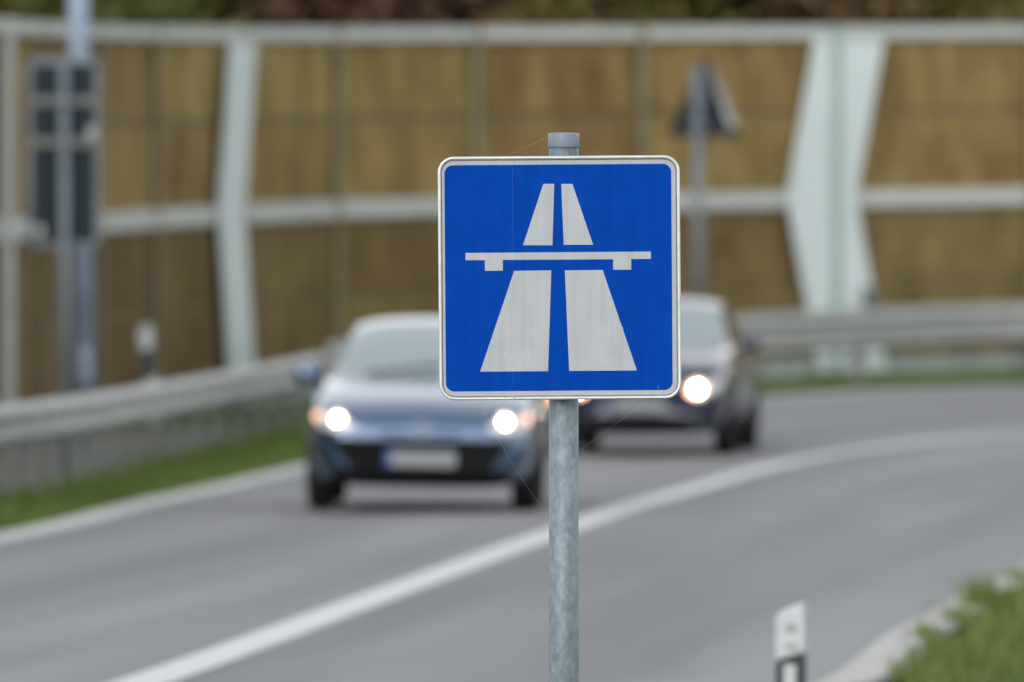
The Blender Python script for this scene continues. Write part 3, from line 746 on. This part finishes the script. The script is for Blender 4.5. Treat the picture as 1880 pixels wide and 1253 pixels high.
def car(label, loc, rz, P):
    root = thing('car', label, 'car', loc, rz)
    mats = [P['paint'], M['glass'], M['sglass'], M['trim']]
    secs = []
    for (y, zb, w, zbelt, zc, wt) in P['st']:
        hh = zbelt-zb; wc = min(w*.90, max(wt*1.13, w*.82)) if zc-zbelt > .1 else w*.80
        zc_edge = zc - (.055 if zc-zbelt > .1 else max(.01,(zc-zbelt)*.45))
        half = [(0,zb),(.68*w,zb),(.90*w,zb+.05),(.975*w,zb+.30*hh),(w,zb+.55*hh),(.985*w,zb+.80*hh),(.93*w,zbelt),
                (wc,zbelt+.02*(1 if zc-zbelt>.06 else .5)),((wc+wt)/2+.012,(zbelt+zc_edge)/2+.01),(wt,zc_edge),(.72*wt,zc-.018*(1 if zc-zbelt>.1 else .6)),(.36*wt,zc-.005),(0,zc)]
        secs.append((y, half))
    nh = len(secs[0][1]); cols = 2*nh-2
    bm = bmesh.new(); rows = []
    for y, half in secs:
        ring_ = [(x,z_) for x,z_ in half] + [(-x,z_) for x,z_ in half[-2:0:-1]]
        rows.append([bm.verts.new((x,y,z_)) for x,z_ in ring_])
    ws0, ws1, sw0, sw1, rw0, rw1 = P['glass_idx']
    for i in range(len(rows)-1):
        for k in range(cols):
            f = bm.faces.new((rows[i][k],rows[i][(k+1)%cols],rows[i+1][(k+1)%cols],rows[i+1][k]))
            r_ = k if k < nh-1 else cols-1-k     # 0..nh-2 row between half[r] and half[r+1]
            if ws0 <= i < ws1 and r_ >= 9: f.material_index = 1
            elif rw0 <= i < rw1 and r_ >= 9: f.material_index = 2
            elif sw0 <= i < sw1 and r_ in (7,8): f.material_index = 2
            elif r_ <= 1: f.material_index = 3
    f = bm.faces.new(rows[0]); f = bm.faces.new(rows[-1][::-1])
    # crease glass borders a little
    cr = bm.edges.layers.float.get('crease_edge') or bm.edges.layers.float.new('crease_edge')
    for e_ in bm.edges:
        if len(e_.link_faces) == 2 and e_.link_faces[0].material_index != e_.link_faces[1].material_index: e_[cr] = .6
    bmesh.ops.recalc_face_normals(bm, faces=bm.faces)
    me = bpy.data.meshes.new('shell'); bm.to_mesh(me); bm.free()
    tmp = bpy.data.objects.new('shell', me); C.objects.link(tmp)
    for q in mats: me.materials.append(q)
    sub = tmp.modifiers.new('s','SUBSURF'); sub.levels = 2; sub.render_levels = 2
    cut = []
    for wy in P['axles']:
        for sx in (-1,1):
            bmc = bmesh.new(); tube(bmc, (sx*.56,wy,P['wr']+.0), (sx*1.3,wy,P['wr']+.0), P['wr']+.045, n=48)
            for f in bmc.faces: f.material_index = 3
            mc = bpy.data.meshes.new('c'); bmc.to_mesh(mc); bmc.free()
            for q in mats: mc.materials.append(q)
            oc = bpy.data.objects.new('c', mc); C.objects.link(oc); cut.append(oc)
            bo = tmp.modifiers.new('b','BOOLEAN'); bo.operation = 'DIFFERENCE'; bo.object = oc; bo.solver = 'EXACT'
    dg = bpy.context.evaluated_depsgraph_get(); dg.update()
    ev = bpy.data.meshes.new_from_object(tmp.evaluated_get(dg))
    for o in cut+[tmp]: bpy.data.objects.remove(o)
    bvb = bmesh.new(); bvb.from_mesh(ev); bv = BVHTree.FromBMesh(bvb)
    def piece(name, test, ms):
        b2 = bmesh.new(); b2.from_mesh(ev)
        bmesh.ops.delete(b2, geom=[f for f in b2.faces if not test(f)], context='FACES')
        for f in b2.faces: f.smooth = True; f.material_index = 0 if len(ms) == 1 else f.material_index
        m2 = bpy.data.meshes.new(name); b2.to_mesh(m2); b2.free()
        o = link(name, m2, root, ms); 
        try: m2.set_sharp_from_angle(angle=R(40))
        except Exception: pass
        return o
    piece('body', lambda f: f.material_index in (0,3), mats)
    piece('windscreen', lambda f: f.material_index == 1, [M['glass']])
    yr = P['st'][rw0][0]
    piece('rear_window', lambda f: f.material_index == 2 and abs(f.calc_center_median().x) < .56*1 and f.calc_center_median().y > yr, [M['sglass']])
    for sx in (-1,1):
        piece('side_window', lambda f: f.material_index == 2 and f.calc_center_median().x*sx > 0 and not (abs(f.calc_center_median().x) < .56 and f.calc_center_median().y > yr), [M['sglass']])
    def patch(name, poly, m, parent, off=.012, rear=False, rings=5, thick=.02):
        """polygon in x,z laid on the nose (or tail) of the shell, with thickness"""
        n_ = len(poly); fine = []
        for i in range(n_):
            a_, c_ = Vector(poly[i]), Vector(poly[(i+1)%n_]); seg_ = max(1,int((c_-a_).length/.04))
            for k in range(seg_): fine.append(a_+(c_-a_)*k/seg_)
        cen = sum(fine, Vector((0,0)))/len(fine); vs_ = []; fs_ = []; nn_ = len(fine)
        for j in range(rings):
            q = 1-j/rings
            for p in fine: vs_.append(cen+(p-cen)*q)
        vs_.append(cen)
        P3 = []
        for p in vs_:
            if rear: h = bv.ray_cast(Vector((p.x,9,p.y)), Vector((0,-1,0))); o_ = off
            else: h = bv.ray_cast(Vector((p.x,-3,p.y)), Vector((0,1,0))); o_ = -off
            yy = h[0].y if h[0] is not None else (P3[-1][1] if P3 else 0)
            P3.append((p.x, yy+o_, p.y))
        for j in range(rings-1):
            for k in range(nn_): fs_.append((j*nn_+k,j*nn_+(k+1)%nn_,(j+1)*nn_+(k+1)%nn_,(j+1)*nn_+k))
        for k in range(nn_): fs_.append(((rings-1)*nn_+k,(rings-1)*nn_+(k+1)%nn_,len(vs_)-1))
        # skirt
        base_ = len(P3); sg_ = 1 if not rear else -1
        for k in range(nn_): P3.append((P3[k][0],P3[k][1]+thick*sg_,P3[k][2]))
        for k in range(nn_): fs_.append((k,(k+1)%nn_,base_+(k+1)%nn_,base_+k))
        return pobj(name, P3, fs_, m, parent, True)
    def surf(x, z_, rear=False):
        h = bv.ray_cast(Vector((x,-3 if not rear else 9,z_)), Vector((0,1 if not rear else -1,0))); return h[0].y if h[0] else 0
    for nm, poly, m, mir, off in P['patches']:
        for sx in ((-1,1) if mir else (1,)):
            pg = [(x*sx,z_) for x,z_ in poly]
            mm = M[m] if isinstance(m,str) else m
            o = patch(nm, pg, mm, root, off)
            if nm == 'headlight':
                bx2, bz2, br = P['bulb']
                bmq = bmesh.new(); bmesh.ops.create_uvsphere(bmq, u_segments=20, v_segments=10, radius=br)
                bmesh.ops.scale(bmq, vec=(1,.35,1), verts=bmq.verts)
                yb = surf(bx2*sx,bz2)-.03
                bmesh.ops.translate(bmq, vec=(bx2*sx,yb,bz2), verts=bmq.verts)
                bobj('lamp', bmq, M['bulb'], o, True)
                bmq = bmesh.new(); bmesh.ops.create_uvsphere(bmq, u_segments=20, v_segments=10, radius=br*2.1)
                bmesh.ops.scale(bmq, vec=(1,.12,1), verts=bmq.verts)
                bmesh.ops.translate(bmq, vec=(bx2*sx,yb+.012,bz2), verts=bmq.verts)
                bobj('glowing_reflector_bowl', bmq, M['bowl'], o, True)
                for lx, lz, lr, lm, only in P.get('small',[]):
                    if only and only != sx: continue
                    bmq = bmesh.new(); bmesh.ops.create_uvsphere(bmq, u_segments=16, v_segments=8, radius=lr)
                    bmesh.ops.scale(bmq, vec=(1,.4,1), verts=bmq.verts)
                    bmesh.ops.translate(bmq, vec=(lx*sx,surf(lx*sx,lz)-.02,lz), verts=bmq.verts)
                    bobj('indicator', bmq, M[lm], o, True)
    for nm, poly, m in P['rear']:
        for sx in (-1,1): patch(nm, [(x*sx,z_) for x,z_ in poly], M[m], root, .008, True)
    # number plate
    pz = P['plate_z']; yp = surf(0,pz)-.045
    bmq = bmesh.new(); box(bmq, (0,yp,pz), (.52,.012,.112), 0, .004); npl = bobj('number_plate', bmq, M['plate'], root)
    bmq = bmesh.new(); box(bmq, (-.237,yp-.008,pz), (.044,.004,.108)); bobj('blue_band', bmq, M['plateblue'], npl)
    # emblem: plain oval ring
    ez = P['emblem_z']; ye = surf(0,ez)-.02; bmq = bmesh.new(); prev = []
    for k in range(24):
        a_ = 2*PI*k/24; tube(bmq, (.065*math.cos(a_),ye,ez+.045*math.sin(a_)), (.065*math.cos(a_+2*PI/24),ye,ez+.045*math.sin(a_+2*PI/24)), .008, n=6)
    bobj('emblem', bmq, M['chrome'], root)
    # mirrors
    for sx in (-1,1):
        bmq = bmesh.new(); bmesh.ops.create_uvsphere(bmq, u_segments=18, v_segments=12, radius=1)
        for v in bmq.verts:
            v.co.x = math.copysign(abs(v.co.x)**.7, v.co.x)*.105; v.co.z = math.copysign(abs(v.co.z)**.7, v.co.z)*.075; v.co.y = v.co.y*.07 if v.co.y < 0 else v.co.y*.02
        mx_, my_, mz_ = P['mirror']
        bmesh.ops.translate(bmq, vec=(mx_*sx,my_,mz_), verts=bmq.verts)
        mo = bobj('mirror', bmq, P['paint'], root, True)
        bmq = bmesh.new(); box(bmq, ((mx_-.11)*sx,my_+.015,mz_-.07), (.16,.05,.03), 0, .008); bobj('mirror_foot', bmq, M['trim'], mo)
    # wheels
    wr, ww = P['wr'], .205
    for wy in P['axles']:
        for sx in (-1,1):
            w_ = bpy.data.objects.new('wheel', None); C.objects.link(w_); w_.parent = root; w_.location = (sx*(P['track']),wy,wr)
            w_.empty_display_size = .1
            pr = [(.62*wr,-ww/2+.015),(.72*wr,-ww/2),(.93*wr,-ww/2+.01),(.985*wr,-ww/2+.035),(wr,-ww/2+.06),(wr,ww/2-.06),(.985*wr,ww/2-.035),(.93*wr,ww/2-.01),(.72*wr,ww/2),(.62*wr,ww/2-.015)]
            vs_ = []; fs_ = []; n_ = 40
            for r_, x_ in pr:
                for k in range(n_): vs_.append((x_, r_*math.cos(2*PI*k/n_), r_*math.sin(2*PI*k/n_)))
            for i in range(len(pr)):
                for k in range(n_): j = (i+1)%len(pr); fs_.append((i*n_+k,i*n_+(k+1)%n_,j*n_+(k+1)%n_,j*n_+k))
            pobj('tyre', vs_, fs_, M['tyre'], w_, True)
            bmq = bmesh.new()
            tube(bmq, (sx*(ww/2-.05),0,0), (sx*(ww/2-.035),0,0), .30*wr, n=24)
            tube(bmq, (-ww/2+.02,0,0), (ww/2-.02,0,0), .63*wr, n=32, caps=False)
            tube(bmq, (sx*(-.01),0,0), (sx*.0,0,0), .62*wr, n=32)
            for k in range(7):
                a_ = 2*PI*k/7; box(bmq, (sx*(ww/2-.035),math.cos(a_)*.40*wr,math.sin(a_)*.40*wr), (.025,.46*wr,.05), 0, .004, rx=a_)
            bobj('rim', bmq, M['rimm'], w_)
    # rear number plate & wiper arms
    bmq = bmesh.new(); tube(bmq, (-.45,P['cowl'][0],P['cowl'][1]), (.1,P['cowl'][0]+.12,P['cowl'][1]+.07), .008, n=6); bobj('wiper', bmq, M['trim'], root)
    for yy in P['handles']:
        for sx in (-1,1):
            bmq = bmesh.new(); box(bmq, (sx*.875,yy,.80), (.035,.18,.025), 0, .008); bobj('door_handle', bmq, P['paint'], root)
    return root

stA = [(0.00,.27,.60,.60,.615,.40),(0.05,.22,.71,.665,.69,.48),(0.16,.19,.80,.715,.755,.52),(0.40,.18,.860,.79,.835,.56),
 (0.80,.18,.878,.865,.91,.58),(1.15,.18,.880,.91,.955,.62),(1.35,.18,.880,.93,.985,.70),(1.60,.18,.880,.94,1.13,.695),(1.90,.18,.880,.945,1.295,.655),
 (2.20,.18,.880,.95,1.415,.61),(2.50,.18,.880,.955,1.465,.59),(2.95,.18,.880,.96,1.478,.58),(3.40,.18,.878,.97,1.455,.565),(3.80,.19,.868,.985,1.39,.55),
 (4.12,.22,.845,.995,1.22,.53),(4.32,.26,.81,.98,1.03,.53),(4.42,.30,.77,.92,.95,.50),(4.46,.34,.70,.88,.90,.45)]
stA = [(a,b_,c,d,(e if e < 1.1 else 1.1+(e-1.1)*.87),(f if e < 1.1 else f-.045)) for a,b_,c,d,e,f in [(q[0],q[1],q[2]*.972,*q[3:]) for q in stA]]
P1 = dict(st=stA, glass_idx=(6,9,8,13,13,15), axles=(.90,3.54), wr=.322, track=.748, paint=paint('steel_blue_paint', (.058,.118,.215), .92, .34),
 bulb=(.608,.672,.026), plate_z=.395, emblem_z=.60, mirror=(.885,1.60,.985), cowl=(1.36,1.0), handles=(2.35,3.2),
 small=[(.755,.69,.034,'amber_off',None)],
 patches=[('headlight', [(.47,.62),(.60,.585),(.74,.61),(.80,.68),(.785,.745),(.66,.70),(.52,.66)], 'lens', True, .010),
          ('lower_grille', [(-.66,.535),(.66,.535),(.60,.44),(.52,.33),(.44,.275),(.20,.25),(-.20,.25),(-.44,.275),(-.52,.33),(-.60,.44)], 'grille', False, .010),
          ('upper_grille', [(-.30,.585),(.30,.585),(.28,.560),(-.28,.560)], 'grille', False, .010),
          ('front_lip', [(-.77,.36),(-.5,.29),(.5,.29),(.77,.36),(.74,.215),(-.74,.215)], 'grille', False, .014),
          ('fog_lamp', [(.63,.385),(.72,.395),(.725,.36),(.64,.35)], 'trim', True, .010)],
 rear=[('tail_light', [(.50,.84),(.74,.86),(.76,.74),(.52,.74)], 'redl')])
Yc = 83.4
car('steel blue hatchback with both headlights lit, left of the blue sign pole', (wx(772,Yc), Yc-.90*math.cos(R(3)), 0), 0, P1).rotation_euler = (0, R(1.0), R(-1.1))

stB = [(0.00,.26,.60,.68,.70,.42),(0.05,.21,.71,.75,.78,.48),(0.16,.19,.78,.80,.84,.52),(0.40,.19,.830,.865,.905,.54),
 (0.75,.20,.850,.925,.965,.56),(1.00,.20,.853,.955,1.0,.62),(1.15,.20,.853,.965,1.03,.685),(1.38,.20,.853,.975,1.17,.68),(1.65,.20,.853,.98,1.345,.65),
 (1.92,.20,.853,.985,1.465,.62),(2.25,.20,.853,.99,1.515,.605),(2.75,.20,.853,.995,1.525,.60),(3.20,.20,.850,1.0,1.51,.59),(3.60,.21,.84,1.01,1.46,.575),
 (3.86,.24,.82,1.01,1.28,.56),(4.02,.28,.79,.99,1.08,.55),(4.12,.33,.76,.93,.97,.50),(4.16,.36,.69,.88,.90,.45)]
stB = [(a,b_,c,d,(e if e < 1.1 else 1.1+(e-1.1)*.87),f) for a,b_,c,d,e,f in stB]
P2 = dict(st=stB, glass_idx=(6,9,8,13,13,15), axles=(.82,3.38), wr=.315, track=.752, paint=paint('dark_navy_paint', (.016,.021,.048), .92, .34),
 bulb=(.555,.620,.039), plate_z=.455, emblem_z=.62, mirror=(.93,1.42,1.04), cowl=(1.16,1.04), handles=(2.1,2.95),
 small=[(.79,.53,.040,'amber',-1),(.50,.590,.030,'amber',None)],
 patches=[('headlight', [(.44,.60),(.56,.565),(.70,.59),(.775,.66),(.77,.73),(.64,.70),(.50,.66)], 'lens', True, .010),
          ('lower_grille', [(-.52,.37),(.52,.37),(.46,.26),(-.46,.26)], 'grille', False, .010),
          ('upper_grille', [(-.34,.60),(.34,.60),(.30,.54),(-.30,.54)], 'grille', False, .010),
          ('fog_lamp', [(.58,.36),(.70,.38),(.71,.31),(.60,.29)], 'trim', True, .010)],
 rear=[('tail_light', [(.50,.90),(.72,.92),(.74,.72),(.56,.72)], 'redl')])
Yc = 105.4
car('dark navy car with headlights lit, half hidden behind the blue sign', (wx(1184,Yc)-.82*math.sin(R(5.5)), Yc-.82*math.cos(R(5.5)), zr(Yc)), R(-5.5), P2)

# ------------------------------------------------------------------ light
W = bpy.data.worlds.new('World'); sc.world = W; W.use_nodes = True
n = W.node_tree.nodes; l = W.node_tree.links; bg = n['Background']
sky = n.new('ShaderNodeTexSky'); sky.sky_type = 'NISHITA'; sky.sun_disc = False
SE, SR = R(25), R(200)
sky.sun_elevation = SE; sky.sun_rotation = SR; sky.dust_density = 3.0; sky.air_density = 1.0
hs = n.new('ShaderNodeHueSaturation'); hs.inputs['Saturation'].default_value = .35
l.new(sky.outputs[0], hs.inputs['Color'])
cloud = n.new('ShaderNodeMix'); cloud.data_type = 'RGBA'; cloud.inputs[0].default_value = .6     # thin even cloud over the sky
tcw = n.new('ShaderNodeTexCoord'); sep = n.new('ShaderNodeSeparateXYZ'); l.new(tcw.outputs['Generated'], sep.inputs[0])
ramp = n.new('ShaderNodeValToRGB'); ramp.color_ramp.interpolation = 'EASE'; e = ramp.color_ramp.elements
e[0].position = .08; e[0].color = (1,1,.99,1); e[1].position = .75; e[1].color = (.44,.47,.51,1)      # bright low cloud, greyer overhead
vm = n.new('ShaderNodeVectorMath'); vm.operation = 'SCALE'; vm.inputs['Scale'].default_value = 12.5
l.new(sep.outputs['Z'], ramp.inputs['Fac']); l.new(ramp.outputs[0], vm.inputs[0]); l.new(vm.outputs[0], cloud.inputs[7]); l.new(hs.outputs[0], cloud.inputs[6]); l.new(cloud.outputs[2], bg.inputs['Color']); bg.inputs['Strength'].default_value = .15
sd = bpy.data.lights.new('sun','SUN'); sd.energy = .5; sd.angle = R(18); sd.color = (1,.965,.92)
so = bpy.data.objects.new('sun', sd); C.objects.link(so)
dirv = Vector((math.sin(SR)*math.cos(SE), math.cos(SR)*math.cos(SE), math.sin(SE)))
so.rotation_euler = dirv.to_track_quat('Z','Y').to_euler()

cam = bpy.data.cameras.new('camera'); co = bpy.data.objects.new('camera', cam); C.objects.link(co)
co.location = (0,0,EYE); co.rotation_euler = (PI/2-math.atan((626.5-CY)/F),0,0)
cam.lens = 400; cam.sensor_width = 36; cam.clip_end = 2000; cam.clip_start = .5
cam.dof.use_dof = True; cam.dof.focus_distance = SY-.06; cam.dof.aperture_fstop = 6.0; cam.dof.aperture_blades = 0
sc.camera = co
sc.view_settings.view_transform = 'Standard'; sc.view_settings.look = 'None'; sc.view_settings.gamma = 1
sc.view_settings.exposure = .25
sc.render.engine = 'CYCLES'
sc.cycles.use_denoising = True
sc.cycles.max_bounces = 6
sc.cycles.caustics_reflective = False; sc.cycles.caustics_refractive = False
